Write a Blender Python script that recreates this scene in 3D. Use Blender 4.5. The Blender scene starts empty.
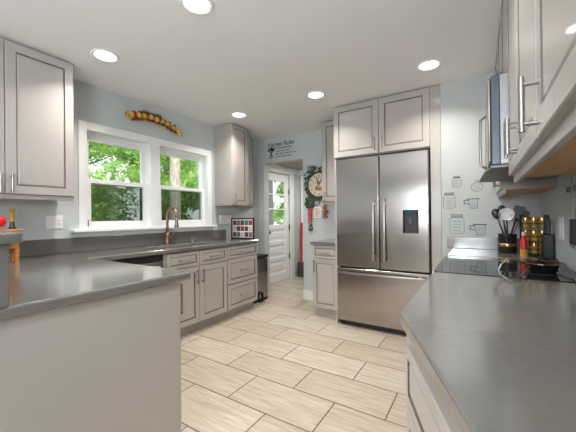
import bpy, bmesh, math, random
from mathutils import Matrix, Vector
random.seed(7)
C = bpy.context.scene
COL = C.collection
PI = math.pi

# ------------------------------------------------------------------ camera
YAW, PIT, ROL, CH = .5647, .0028, .0109, 1.2141
fw = Vector((-math.sin(YAW)*math.cos(PIT), math.cos(YAW)*math.cos(PIT), math.sin(PIT)))
rt = Vector((math.cos(YAW), math.sin(YAW), 0)); up = rt.cross(fw)
r2 = rt*math.cos(ROL) - up*math.sin(ROL); u2 = rt*math.sin(ROL) + up*math.cos(ROL)
cd = bpy.data.cameras.new('camera'); cam = bpy.data.objects.new('camera', cd); COL.objects.link(cam)
cam.matrix_world = Matrix(((r2.x, u2.x, -fw.x, 0), (r2.y, u2.y, -fw.y, 0), (r2.z, u2.z, -fw.z, CH), (0, 0, 0, 1)))
cd.sensor_width = 36; cd.lens = 301.345/576*36; cd.shift_x = -.9/576; cd.shift_y = .6/576
cd.clip_start = .02; cd.clip_end = 200
C.camera = cam

# ------------------------------------------------------------------ world, light, exposure
W = bpy.data.worlds.new('sky'); C.world = W; W.use_nodes = True
nt = W.node_tree; bg = nt.nodes['Background']
sky = nt.nodes.new('ShaderNodeTexSky'); sky.sky_type = 'HOSEK_WILKIE'; sky.turbidity = 5; sky.ground_albedo = .3
sky.sun_direction = Vector((.6, -.25, .75)).normalized()
mx = nt.nodes.new('ShaderNodeMix'); mx.data_type = 'RGBA'; mx.inputs[0].default_value = .55
nt.links.new(sky.outputs[0], mx.inputs[6]); mx.inputs[7].default_value = (1.0, 1.0, 1.0, 1)
nt.links.new(mx.outputs[2], bg.inputs[0]); bg.inputs[1].default_value = 2.2
sd = bpy.data.lights.new('sun', 'SUN'); sd.energy = 7; sd.angle = .05; sd.color = (1, .95, .85)
so = bpy.data.objects.new('sun', sd); COL.objects.link(so)
so.rotation_euler = Vector((.6, -.25, .75)).to_track_quat('Z', 'Y').to_euler()
LAMP_W = 6.6
def area(name, loc, sx, sy, power, col, look):
    d = bpy.data.lights.new(name, 'AREA'); d.shape = 'RECTANGLE'; d.size = sx; d.size_y = sy; d.energy = power; d.color = col
    o = bpy.data.objects.new(name, d); COL.objects.link(o); o.location = loc
    o.rotation_euler = Vector(look).to_track_quat('-Z', 'Y').to_euler()
    return o
# added fill light, set inside the unseen patio door behind the camera
area('rear_fill', (-.55, -3.9, 1.5), 1.5, 1.2, 45, (.88, .94, 1), (-.12, 1, .25))
# added bounce fill behind the camera, turned up at the ceiling; no lamp stands there
area('ceiling_fill', (-.32, -1.15, 1.6), .4, .4, 36, (.85, .925, 1), (-.08, .72, 1.2))
area('mudroom_fill', (-2.3, 4.75, 2.17), .25, .25, 15, (1, .94, .86), (0, 0, -1))  # added fill to brighten the mud room, no fixture behind it
C.view_settings.view_transform = 'Standard'; C.view_settings.look = 'None'
C.view_settings.exposure = 0.50; C.view_settings.gamma = 1.0
try: C.view_settings.use_curve_mapping = False
except Exception: pass
C.cycles.use_denoising = True
C.cycles.max_bounces = 10; C.cycles.diffuse_bounces = 6; C.cycles.glossy_bounces = 5; C.cycles.transmission_bounces = 6
C.cycles.sample_clamp_indirect = 6; C.cycles.caustics_reflective = False; C.cycles.caustics_refractive = False

# ------------------------------------------------------------------ materials
def mat(name, col, rough=.5, metal=0., spec=None, var=0., vscale=8., bump=0., bscale=60., stretch=(1, 1, 1), emit=None, estr=0., coat=0., col2=None, trans=0., alpha=None):
    m = bpy.data.materials.new(name); m.use_nodes = True
    n = m.node_tree.nodes; l = m.node_tree.links; b = n['Principled BSDF']
    b.inputs['Base Color'].default_value = (*col, 1); b.inputs['Roughness'].default_value = rough; b.inputs['Metallic'].default_value = metal
    if spec is not None: b.inputs['Specular IOR Level'].default_value = spec
    b.inputs['Coat Weight'].default_value = coat; b.inputs['Transmission Weight'].default_value = trans
    if alpha is not None: b.inputs['Alpha'].default_value = alpha
    tc = n.new('ShaderNodeTexCoord'); mp = n.new('ShaderNodeMapping'); mp.inputs['Scale'].default_value = stretch
    l.new(tc.outputs['Object'], mp.inputs['Vector'])
    if var or col2:
        t = n.new('ShaderNodeTexNoise'); t.inputs['Scale'].default_value = vscale; t.inputs['Detail'].default_value = 6
        l.new(mp.outputs[0], t.inputs['Vector'])
        r = n.new('ShaderNodeValToRGB'); r.color_ramp.elements[0].position = .35; r.color_ramp.elements[1].position = .65
        c2 = col2 or tuple(min(1, c*(1+var)) for c in col); c1 = col if col2 else tuple(c*(1-var) for c in col)
        r.color_ramp.elements[0].color = (*c1, 1); r.color_ramp.elements[1].color = (*c2, 1)
        l.new(t.outputs['Fac'], r.inputs[0]); l.new(r.outputs[0], b.inputs['Base Color'])
    if bump:
        t = n.new('ShaderNodeTexNoise'); t.inputs['Scale'].default_value = bscale; t.inputs['Detail'].default_value = 3
        l.new(mp.outputs[0], t.inputs['Vector'])
        bp = n.new('ShaderNodeBump'); bp.inputs['Strength'].default_value = bump; bp.inputs['Distance'].default_value = .002
        l.new(t.outputs['Fac'], bp.inputs['Height']); l.new(bp.outputs[0], b.inputs['Normal'])
    if emit:
        b.inputs['Emission Color'].default_value = (*emit, 1); b.inputs['Emission Strength'].default_value = estr
    return m
PAINT = mat('cabinet_paint', (.43, .397, .368), .34, var=.02, vscale=3, coat=.25)
GLAZE = mat('dark_glaze', (.115, .10, .09), .5, var=.1)
QUARTZ = mat('grey_quartz', (.148, .145, .138), .16, spec=1.0, var=.03, vscale=25, coat=.45)
QUARTZ.node_tree.nodes['Principled BSDF'].inputs['Coat Roughness'].default_value = .11
WALL = mat('wall_paint', (.55, .59, .595), .8, var=.012, vscale=2, bump=.05, bscale=180)
ENDWALL = mat('dining_end_wall', (.05, .042, .036), .7, var=.03)  # near black on purpose, so the unseen wall dims the refrigerator's reflections
WALLR = mat('pale_wall_paint', (.49, .515, .51), .8, var=.012, vscale=2, bump=.05, bscale=180)
CEIL = mat('ceiling_paint', (.86, .86, .865), .85, var=.01, vscale=2, bump=.04, bscale=200)
WHITE = mat('white_trim', (.87, .87, .87), .35, var=.01)
VINYL = mat('white_vinyl', (.88, .89, .89), .3, var=.01)
STEEL = mat('stainless_steel', (.39, .36, .335), .19, 1.)
_n = STEEL.node_tree.nodes; _t = _n.new('ShaderNodeTangent'); _t.direction_type = 'RADIAL'; _t.axis = 'Z'
STEEL.node_tree.links.new(_t.outputs[0], _n['Principled BSDF'].inputs['Tangent']); _n['Principled BSDF'].inputs['Anisotropic'].default_value = .75
NICKEL = mat('brushed_nickel', (.40, .37, .34), .32, 1., var=.03)
BRONZE = mat('copper_bronze', (.34, .215, .15), .28, 1., var=.06)
BLACK = mat('black_plastic', (.012, .012, .013), .35, var=.1)
DARK = mat('dark_grey', (.06, .06, .062), .45, var=.08)
GLASSB = mat('black_ceramic_glass', (.012, .014, .015), .05, spec=.35, var=.05)
MWSIDE = mat('blue_grey_steel', (.075, .09, .115), .3, .4, var=.03)
PLY = mat('maple_underside', (.56, .32, .13), .45, var=.12, vscale=6, stretch=(12, 1, 12))
WOOD = mat('orange_wood', (.50, .22, .06), .35, var=.25, vscale=10, stretch=(1, 1, 6))
RED = mat('red_skin', (.62, .02, .02), .3, var=.15)
GREEN = mat('leaf_green', (.025, .065, .02), .5, var=.4, vscale=12)
OCHRE = mat('ochre_yellow', (.62, .36, .04), .5, var=.3, vscale=25)
MAROON = mat('maroon_wood', (.16, .03, .015), .5, var=.3, vscale=20)
DECAL = mat('decal_ink', (.10, .125, .15), .7, var=.05)
INK = mat('black_ink', (.02, .02, .022), .6, var=.05)
MESHF = mat('filter_mesh', (.20, .19, .175), .45, .6, bump=.6, bscale=260)
CREAM = mat('cream_face', (.74, .62, .48), .6, var=.12, vscale=14)
ORANGE = mat('dried_orange', (.50, .20, .06), .7, var=.3, vscale=30)
AMBER = mat('amber_spice', (.55, .33, .07), .3, var=.35, vscale=30)
COPPER = mat('copper_lid', (.75, .45, .20), .25, 1., var=.08)
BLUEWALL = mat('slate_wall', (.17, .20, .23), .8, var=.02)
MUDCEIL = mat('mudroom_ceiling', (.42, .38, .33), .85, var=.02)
OUTWALL = mat('outer_siding', (.5, .5, .48), .8, var=.03)
LAMPM = mat('lamp_diffuser', (.9, .9, .9), .5, emit=(1, .97, .92), estr=5.5)
BARK = mat('pale_bark', (.33, .30, .26), .9, var=.3, vscale=9, stretch=(4, 4, 1), bump=.6, bscale=20)
BARKD = mat('dark_bark', (.10, .085, .065), .9, var=.3, vscale=9, stretch=(4, 4, 1))
GRASS = mat('grass', (.10, .22, .05), .9, var=.3, vscale=3)
def leafmat(name, c1, c2):
    m = mat(name, c1, .5, col2=c2, vscale=1.1); n = m.node_tree.nodes; l = m.node_tree.links
    b = n['Principled BSDF']; out = n['Material Output']; tr = n.new('ShaderNodeBsdfTranslucent'); ms = n.new('ShaderNodeMixShader')
    ms.inputs[0].default_value = .45; tr.inputs[0].default_value = (c2[0]*1.3, c2[1]*1.25, c2[2], 1)
    l.new(b.outputs[0], ms.inputs[1]); l.new(tr.outputs[0], ms.inputs[2]); l.new(ms.outputs[0], out.inputs[0])
    return m
LEAF1 = leafmat('leaf_light', (.13, .27, .06), (.36, .54, .18))
LEAF2 = leafmat('leaf_mid', (.07, .17, .04), (.20, .36, .10))
LEAF3 = leafmat('leaf_deep', (.035, .10, .025), (.10, .21, .06))
def glass(name, tint=(1, 1, 1), fac=.08):
    m = bpy.data.materials.new(name); m.use_nodes = True; n = m.node_tree.nodes; l = m.node_tree.links
    n.remove(n['Principled BSDF']); out = n['Material Output']
    t = n.new('ShaderNodeBsdfTransparent'); t.inputs[0].default_value = (*tint, 1); g = n.new('ShaderNodeBsdfGlossy'); g.inputs['Roughness'].default_value = .02
    lw = n.new('ShaderNodeLayerWeight'); lw.inputs[0].default_value = .5; pw = n.new('ShaderNodeMath'); pw.operation = 'POWER'; pw.inputs[1].default_value = 4
    f = n.new('ShaderNodeMath'); f.operation = 'MULTIPLY_ADD'; f.inputs[1].default_value = .8; f.inputs[2].default_value = .035; ms = n.new('ShaderNodeMixShader')
    l.new(lw.outputs['Facing'], pw.inputs[0]); l.new(pw.outputs[0], f.inputs[0])
    l.new(f.outputs[0], ms.inputs[0]); l.new(t.outputs[0], ms.inputs[1]); l.new(g.outputs[0], ms.inputs[2]); l.new(ms.outputs[0], out.inputs[0])
    return m
GLASS = glass('window_glass', (.95, .97, .96))
SCREEN = glass('insect_screen', (.50, .52, .51))
JARG = glass('jar_glass', (.9, .92, .88))
BOTTLEG = mat('green_bottle_glass', (.03, .06, .015), .06, coat=.5, var=.1)
def tilemat():
    m = bpy.data.materials.new('travertine_tile'); m.use_nodes = True; n = m.node_tree.nodes; l = m.node_tree.links; b = n['Principled BSDF']
    tc = n.new('ShaderNodeTexCoord'); mp = n.new('ShaderNodeMapping'); mp.inputs['Location'].default_value = (1.135, -1.495, 0)
    l.new(tc.outputs['Object'], mp.inputs[0])
    br = n.new('ShaderNodeTexBrick'); br.inputs['Scale'].default_value = 1; br.inputs['Brick Width'].default_value = .645; br.inputs['Row Height'].default_value = .3255
    br.inputs['Mortar Size'].default_value = .0040; br.inputs['Mortar Smooth'].default_value = .1; br.inputs['Bias'].default_value = 0
    br.inputs['Color1'].default_value = (.465, .40, .322, 1); br.inputs['Color2'].default_value = (.545, .49, .413, 1); br.inputs['Mortar'].default_value = (.085, .05, .03, 1)
    l.new(mp.outputs[0], br.inputs['Vector'])
    m2 = n.new('ShaderNodeMapping'); m2.inputs['Scale'].default_value = (1.3, 13, 1); l.new(tc.outputs['Object'], m2.inputs[0])
    no = n.new('ShaderNodeTexNoise'); no.inputs['Scale'].default_value = 3.2; no.inputs['Detail'].default_value = 9; no.inputs['Roughness'].default_value = .65; no.inputs['Distortion'].default_value = .6
    # every tile gets its own stretch of veining
    ad = n.new('ShaderNodeVectorMath'); ad.operation = 'ADD'; sc = n.new('ShaderNodeVectorMath'); sc.operation = 'SCALE'; sc.inputs['Scale'].default_value = 60
    l.new(br.outputs['Color'], sc.inputs[0]); l.new(m2.outputs[0], ad.inputs[0]); l.new(sc.outputs[0], ad.inputs[1]); l.new(ad.outputs[0], no.inputs['Vector'])
    rp = n.new('ShaderNodeValToRGB'); e = rp.color_ramp.elements; e[0].position = .3; e[0].color = (.74, .68, .61, 1); e[1].position = .68; e[1].color = (1.10, 1.12, 1.14, 1)
    l.new(no.outputs['Fac'], rp.inputs[0])
    mm = n.new('ShaderNodeMix'); mm.data_type = 'RGBA'; mm.blend_type = 'MULTIPLY'; mm.inputs[0].default_value = 1
    l.new(br.outputs['Color'], mm.inputs[6]); l.new(rp.outputs[0], mm.inputs[7]); l.new(mm.outputs[2], b.inputs['Base Color'])
    b.inputs['Roughness'].default_value = .33
    bp = n.new('ShaderNodeBump'); bp.inputs['Strength'].default_value = .4; bp.inputs['Distance'].default_value = .003; bp.invert = True
    l.new(br.outputs['Fac'], bp.inputs['Height']); l.new(bp.outputs[0], b.inputs['Normal'])
    return m
TILE = tilemat()

# ------------------------------------------------------------------ helpers
def wloc(o):
    v = Vector((0, 0, 0))
    while o: v += o.location; o = o.parent
    return v
def obj(name, bm, mats, parent=None, smooth=False, label=None):
    if not isinstance(mats, (list, tuple)): mats = [mats]
    bmesh.ops.recalc_face_normals(bm, faces=bm.faces) if name not in ('foliage',) else None
    if parent is None:
        vs = [v.co for v in bm.verts]
        lo = [min(v[k] for v in vs) for k in range(3)]; hi = [max(v[k] for v in vs) for k in range(3)]
        loc = Vector(((lo[0]+hi[0])/2, (lo[1]+hi[1])/2, lo[2])); base = loc
    else:
        loc = Vector((0, 0, 0)); base = wloc(parent)
    bmesh.ops.translate(bm, verts=bm.verts, vec=-base)
    me = bpy.data.meshes.new(name); bm.to_mesh(me); bm.free()
    for m in mats: me.materials.append(m)
    if smooth:
        for p in me.polygons: p.use_smooth = True
    o = bpy.data.objects.new(name, me); COL.objects.link(o)
    if parent is None: o.location = loc
    else: o.parent = parent
    if label: o['label'] = label
    if smooth == 'auto':
        try:
            me.set_sharp_from_angle(angle=math.radians(35))
        except Exception: pass
    return o
def thing(name, label, cat, loc, group=None):
    o = bpy.data.objects.new(name, None); COL.objects.link(o); o.location = loc; o.empty_display_size = .05
    o['label'] = label; o['category'] = cat
    if group: o['group'] = group
    return o
def tag(o, label, cat, group=None):
    o['label'] = label; o['category'] = cat
    if group: o['group'] = group
    return o
def struct(name, bm, m, parent=None):
    keep = obj(name, bm, m, parent)
    keep['kind'] = 'structure'
    return keep
def dup(o, loc, label=None):
    def rec(s, par):
        c = s.copy(); COL.objects.link(c); c.parent = par
        for ch in list(s.children): rec(ch, c)
        return c
    c = rec(o, None); c.location = loc
    if label: c['label'] = label
    return c
def nb(): return bmesh.new()
def box(bm, x0, x1, y0, y1, z0, z1, bev=0., M=None, mi=0, seg=2):
    vs = [bm.verts.new((x, y, z)) for x in (x0, x1) for y in (y0, y1) for z in (z0, z1)]
    fs = [bm.faces.new([vs[i] for i in f]) for f in ((0, 1, 3, 2), (4, 6, 7, 5), (0, 4, 5, 1), (2, 3, 7, 6), (0, 2, 6, 4), (1, 5, 7, 3))]
    for f in fs: f.material_index = mi
    new = vs
    if bev:
        es = list({e for f in fs for e in f.edges})
        r = bmesh.ops.bevel(bm, geom=es, offset=bev, segments=seg, profile=.5, affect='EDGES', material=-1)
        new = list({v for f in r['faces'] for v in f.verts} | {v for v in vs if v.is_valid})
        new = list(set(new))
        for f in {f for v in new for f in v.link_faces}: f.material_index = mi
    if M is not None: bmesh.ops.transform(bm, matrix=M, verts=new)
    return new
def ring(c, r, ax, n, ph=0):
    ax = Vector(ax).normalized(); a = ax.orthogonal().normalized(); b = ax.cross(a)
    return [Vector(c) + r*(math.cos(ph+2*PI*k/n)*a + math.sin(ph+2*PI*k/n)*b) for k in range(n)]
def tube(bm, pts, r, n=10, cap=True, mi=0, closed=False):
    pts = [Vector(p) for p in pts]; rs = r if isinstance(r, (list, tuple)) else [r]*len(pts)
    loops = []; N = len(pts)
    a = None
    for i, p in enumerate(pts):
        if closed: d = pts[(i+1) % N] - pts[i-1]
        else: d = pts[min(i+1, N-1)] - pts[max(i-1, 0)]
        d.normalize()
        if a is None: a = d.orthogonal().normalized()
        a = (a - d*a.dot(d)).normalized(); b = d.cross(a)
        loops.append([bm.verts.new(p + rs[i]*(math.cos(2*PI*k/n)*a + math.sin(2*PI*k/n)*b)) for k in range(n)])
    m = N if closed else N-1
    for i in range(m):
        A, B = loops[i], loops[(i+1) % N]
        for k in range(n):
            f = bm.faces.new((A[k], A[(k+1) % n], B[(k+1) % n], B[k])); f.material_index = mi
    if cap and not closed:
        bm.faces.new(loops[0][::-1]).material_index = mi; bm.faces.new(loops[-1]).material_index = mi
def cyl(bm, p0, p1, r, n=20, mi=0): tube(bm, [p0, p1], r, n, mi=mi)
def lathe(bm, prof, c=(0, 0, 0), n=28, M=None, mi=0):
    loops = []
    for (r, z) in prof:
        loops.append([bm.verts.new((c[0]+r*math.cos(2*PI*k/n), c[1]+r*math.sin(2*PI*k/n), c[2]+z)) for k in range(n)] if r > 1e-6 else [bm.verts.new((c[0], c[1], c[2]+z))])
    for A, B in zip(loops, loops[1:]):
        for k in range(n):
            if len(A) == 1 and len(B) == 1: continue
            if len(A) == 1: f = bm.faces.new((A[0], B[k], B[(k+1) % n]))
            elif len(B) == 1: f = bm.faces.new((A[k], A[(k+1) % n], B[0]))
            else: f = bm.faces.new((A[k], A[(k+1) % n], B[(k+1) % n], B[k]))
            f.material_index = mi
    vs = [v for L in loops for v in L]
    if M is not None: bmesh.ops.transform(bm, matrix=M, verts=vs)
    return vs
def ball(bm, c, r, n=12, sc=(1, 1, 1), mi=0):
    res = bmesh.ops.create_uvsphere(bm, u_segments=n, v_segments=max(6, n//2+2), radius=r)
    vs = res['verts']
    for v in vs: v.co = Vector((v.co.x*sc[0]+c[0], v.co.y*sc[1]+c[1], v.co.z*sc[2]+c[2]))
    for f in {f for v in vs for f in v.link_faces}: f.material_index = mi
    return vs
def prism(bm, poly, z0, z1, bev=0., holes=(), mi=0, seg=3):
    """extruded outline (with holes) between two heights"""
    es = []
    for lp in [poly, *holes]:
        vs = [bm.verts.new((p[0], p[1], z1)) for p in lp]
        es += [bm.edges.new((vs[i], vs[(i+1) % len(vs)])) for i in range(len(vs))]
    r = bmesh.ops.triangle_fill(bm, edges=es, use_beauty=True)
    fs = [g for g in r['geom'] if isinstance(g, bmesh.types.BMFace)]
    bmesh.ops.dissolve_limit(bm, angle_limit=.01, verts=list({v for f in fs for v in f.verts}), edges=list({e for f in fs for e in f.edges})) if not holes else None
    fs = [f for f in bm.faces if f.is_valid and all(abs(v.co.z-z1) < 1e-6 for v in f.verts)]
    ex = bmesh.ops.extrude_face_region(bm, geom=fs)
    dv = [g for g in ex['geom'] if isinstance(g, bmesh.types.BMVert)]
    bmesh.ops.translate(bm, verts=dv, vec=(0, 0, z0-z1))
    bmesh.ops.recalc_face_normals(bm, faces=bm.faces)
    if bev:
        sh = [e for e in bm.edges if len(e.link_faces) == 2 and e.calc_face_angle(0) > .6]
        bmesh.ops.bevel(bm, geom=sh, offset=bev, segments=seg, profile=.5, affect='EDGES')
def frame(o, ang):
    """local x along the face to the viewer's right, local y INTO the cabinet, z up; face normal points at angle ang"""
    n = Vector((math.cos(ang), math.sin(ang), 0)); u = Vector((-n.y, n.x, 0)); d = -n
    return Matrix(((u.x, d.x, 0, o[0]), (u.y, d.y, 0, o[1]), (0, 0, 1, o[2]), (0, 0, 0, 1)))
def bands(bm, M, u0, u1, z0, z1, prof, mis, y=0.):
    """nested rectangular rings: prof = [(inset, depth)...]; closes the last with a face"""
    loops = []
    for ins, d in prof:
        loops.append([bm.verts.new(M @ Vector((a, y+d, b))) for a, b in ((u0+ins, z0+ins), (u1-ins, z0+ins), (u1-ins, z1-ins), (u0+ins, z1-ins))])
    for i, (A, B) in enumerate(zip(loops, loops[1:])):
        for k in range(4):
            bm.faces.new((A[k], A[(k+1) % 4], B[(k+1) % 4], B[k])).material_index = mis[i]
    bm.faces.new(loops[-1]).material_index = mis[-1]
def door(bm, M, u0, u1, z0, z1, st=.058, t=.02):
    """panelled front with the dark glaze line round the raised centre panel; back at y=0, front at y=-t"""
    bands(bm, M, u0, u1, z0, z1, [(0, 0), (0, -t+.003), (.003, -t), (st, -t), (st+.002, -t+.007), (st+.0065, -t+.007), (st+.016, -t+.002), (st+.022, -t+.0015)],
          [0, 0, 0, 1, 1, 0, 0, 0])
def pull(bm, M, u, z, ln=.13, vert=True, y=-.02, r=.0068, so=.032):
    h = ln/2; q = h-.018
    if vert:
        cyl(bm, M @ Vector((u, y-so, z-h)), M @ Vector((u, y-so, z+h)), r, 12)
        for s in (-q, q): cyl(bm, M @ Vector((u, y, z+s)), M @ Vector((u, y-so, z+s)), r*.8, 10)
    else:
        cyl(bm, M @ Vector((u-h, y-so, z)), M @ Vector((u+h, y-so, z)), r, 12)
        for s in (-q, q): cyl(bm, M @ Vector((u+s, y, z)), M @ Vector((u+s, y-so, z)), r*.8, 10)
def front(root, M, u0, u1, z0, z1, name='door', handle=None, st=.058, ln=.13, vert=True):
    bm = nb(); door(bm, M, u0, u1, z0, z1, st); d = obj(name, bm, [PAINT, GLAZE], root)
    if handle:
        bm = nb(); pull(bm, M, handle[0], handle[1], ln, vert); obj('handle', bm, NICKEL, d, 'auto', 'brushed nickel bar handle')
    return d

# ------------------------------------------------------------------ the setting
H = 2.47; XW = -3.05; XR = .42; YK = 3.9; YF = 3.2; ZL = .925; ZC = .914; YB = -4.0
bm = nb(); box(bm, -3.35, .6, YB, 5.7, -.1, 0); struct('floor', bm, TILE).data.name = 'floor'
fl = bpy.data.objects['floor']
# keep the tile pattern tied to world coordinates
for v in fl.data.vertices: v.co += fl.location
fl.location = (0, 0, 0)
bm = nb(); box(bm, -3.35, .6, YB, YK, H, H+.15); struct('ceiling', bm, CEIL)
# window wall with its opening
WY0, WY1, WZ0, WZ1 = 1.335, 2.80, 1.128, 2.06
bm = nb()
box(bm, XW-.16, XW, YB, WY0, 0, H); box(bm, XW-.16, XW, WY1, YK+.02, 0, H); box(bm, XW-.16, XW, WY0, WY1, 0, WZ0-.02); box(bm, XW-.16, XW, WY0, WY1, WZ1, H)
struct('wall_left', bm, WALL)
bm = nb(); OX0, OX1, OZ = -2.94, -2.22, 2.085
box(bm, XW, OX0, YK, YK+.13, 0, H); box(bm, OX0, OX1, YK, YK+.13, OZ, H); box(bm, OX1, -.28, YK, YK+.13, 0, H)
struct('wall_back', bm, WALL)
bm = nb(); box(bm, -.307, XR+.1, YF, YK, 0, H); struct('wall_beside_fridge', bm, WALLR)
bm = nb(); box(bm, XR, XR+.12, YB, YF, 0, H); struct('wall_right', bm, WALL)
bm = nb(); box(bm, XW, -1.4, YB-.12, YB, 0, H); box(bm, .3, XR, YB-.12, YB, 0, H); box(bm, -1.4, .3, YB-.12, YB, 2.15, H); struct('wall_front', bm, ENDWALL)
bm = nb()
for a, b in ((-1.4, -1.32), (-.59, -.51), (.22, .3)): box(bm, a, b, YB-.1, YB-.03, 0, 2.15)
box(bm, -1.4, .3, YB-.1, YB-.03, 0, .1); box(bm, -1.4, .3, YB-.1, YB-.03, 2.05, 2.15); struct('door_3', bm, WHITE)  # unseen patio door, put in as the opening for the rear fill
# mud room beyond the opening
MX = -3.2; MY = 5.5
bm = nb(); DY0, DY1 = 4.24, 5.07
box(bm, MX-.14, MX, YK+.13, DY0-.02, 0, 2.3); box(bm, MX-.14, MX, DY1+.02, MY, 0, 2.3); box(bm, MX-.14, MX, DY0-.02, DY1+.02, 2.05, 2.3); struct('wall_mudroom', bm, WALL)
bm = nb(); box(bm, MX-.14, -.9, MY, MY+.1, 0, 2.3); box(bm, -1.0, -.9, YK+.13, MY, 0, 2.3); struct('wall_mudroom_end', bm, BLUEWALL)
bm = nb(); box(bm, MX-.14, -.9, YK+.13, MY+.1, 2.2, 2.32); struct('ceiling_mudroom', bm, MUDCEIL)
bm = nb(); box(bm, MX, MX+.03, YK+.14, MY, 2.10, 2.199, .006); box(bm, MX+.03, -1.0, MY-.03, MY, 2.10, 2.199, .006); struct('trim_1', bm, WHITE)
bm = nb(); box(bm, MX, MX+.02, DY1+.015, DY1+.15, 0, 2.08, .004); box(bm, MX, MX+.02, DY0-.12, DY0-.015, 0, 2.08, .004); box(bm, MX, MX+.02, DY0-.12, DY1+.15, 2.06, 2.10, .004); struct('trim_2', bm, WHITE)
bm = nb(); box(bm, MX+.02, MX+.09, MY-.012, MY, 0, 2.09, .003); struct('trim_3', bm, WHITE)
# half glazed back door: leaf with three wide panes over three wide panels
Md = frame((MX-.02, DY0, 0), 0); dw = DY1-DY0
bm = nb()
for a, b in ((0, .115), (dw-.115, dw)): box(bm, a, b, 0, .04, .01, 2.04, .003, Md)
for z0, z1 in ((.01, .16), (.40, .47), (.70, .77), (.99, 1.08), (1.36, 1.385), (1.64, 1.665), (1.90, 2.04)): box(bm, .115, dw-.115, 0, .04, z0, z1, .003, Md)
for z0, z1 in ((.16, .40), (.47, .70), (.77, .99)):
    bands(bm, Md, .115, dw-.115, z0, z1, [(0, .002), (.012, .014), (.05, .014), (.07, .008)], [0]*4)
dr = struct('door_1', bm, WHITE)
bm = nb(); box(bm, .115, dw-.115, .018, .024, 1.08, 1.90, 0, Md); g = obj('pane', bm, GLASS, dr)
bm = nb()
cyl(bm, Md @ Vector((.08, 0, .95)), Md @ Vector((.08, -.05, .95)), .014, 14); ball(bm, Md @ Vector((.08, -.065, .95)), .036, 14); box(bm, .05, .11, -.008, 0, .86, 1.02, .003, Md)
obj('door_knob', bm, BLACK, dr, 'auto', 'black door knob')
bm = nb(); box(bm, .06, .10, -.014, 0, 1.06, 1.12, .004, Md); obj('latch', bm, BLACK, dr)
for z in (.45, 1.02, 1.72):
    bm = nb(); box(bm, dw-.004, dw+.018, -.016, .005, z-.05, z+.05, .003, Md); obj('hinge', bm, BLACK, dr)
# baseboards
bm = nb(); box(bm, OX1-.014, -1.765, YK-.014, YK, 0, .135, .004); box(bm, OX1-.014, OX1, YK-.014, YK+.13, 0, .135, .004); struct('baseboard_back', bm, WHITE)

# the double window: casing, stool, apron, two double hung sashes
bm = nb(); CX = XW+.02
box(bm, XW, CX, 1.275, WY0+.01, WZ0, 2.115, .004); box(bm, XW, CX, WY1-.01, 2.862, WZ0, 2.115, .004)
box(bm, XW, CX, WY0+.01, WY1-.01, 2.04, 2.115, .004); box(bm, XW, CX, 1.972, 2.092, WZ0, 2.045, .004)
wf = struct('window_1', bm, WHITE)
bm = nb(); box(bm, XW-.1, XW+.075, 1.21, 2.89, WZ0-.028, WZ0, .006); box(bm, XW, XW+.016, 1.235, 2.87, 1.058, WZ0-.028, .004); ws = obj('window_sill', bm, WHITE, wf)
bm = nb()
for a, b in ((WY0, WY0+.015), (1.975, 2.09), (WY1-.015, WY1)): box(bm, XW-.15, XW, a, b, WZ0, WZ1, 0)
box(bm, XW-.15, XW, WY0, WY1, WZ1-.012, WZ1, 0)
obj('jamb', bm, VINYL, wf)
def sash(y0, y1, x, z0, z1, bot, top, side=.05):
    bm = nb()
    box(bm, x-.03, x, y0, y0+side, z0, z1, .004); box(bm, x-.03, x, y1-side, y1, z0, z1, .004)
    box(bm, x-.03, x, y0+side, y1-side, z0, z0+bot, .004); box(bm, x-.03, x, y0+side, y1-side, z1-top, z1, .004)
    s = obj('sash', bm, VINYL, wf)
    bm = nb(); box(bm, x-.018, x-.013, y0+side-.005, y1-side+.005, z0+bot-.005, z1-top+.005); obj('pane', bm, GLASS, s)
    return s
for y0, y1 in ((WY0+.015, 1.975), (2.09, WY1-.015)):
    sash(y0, y1, XW-.075, 1.555, WZ1-.012, .04, .085)
    s = sash(y0, y1, XW-.035, WZ0, 1.60, .07, .042)
    bm = nb(); ym = (y0+y1)/2
    box(bm, XW-.06, XW-.034, ym-.03, ym+.03, 1.6, 1.614, .004); obj('sash_lock', bm, VINYL, s)
    bm = nb(); box(bm, XW-.112, XW-.110, y0+.01, y1-.01, WZ0, 1.57); obj('insect_screen', bm, SCREEN, wf)
bm = nb(); box(bm, XW-.034, XW-.022, 1.352, 1.372, 1.15, 1.21, .003); obj('latch', bm, DARK, wf)

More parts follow.
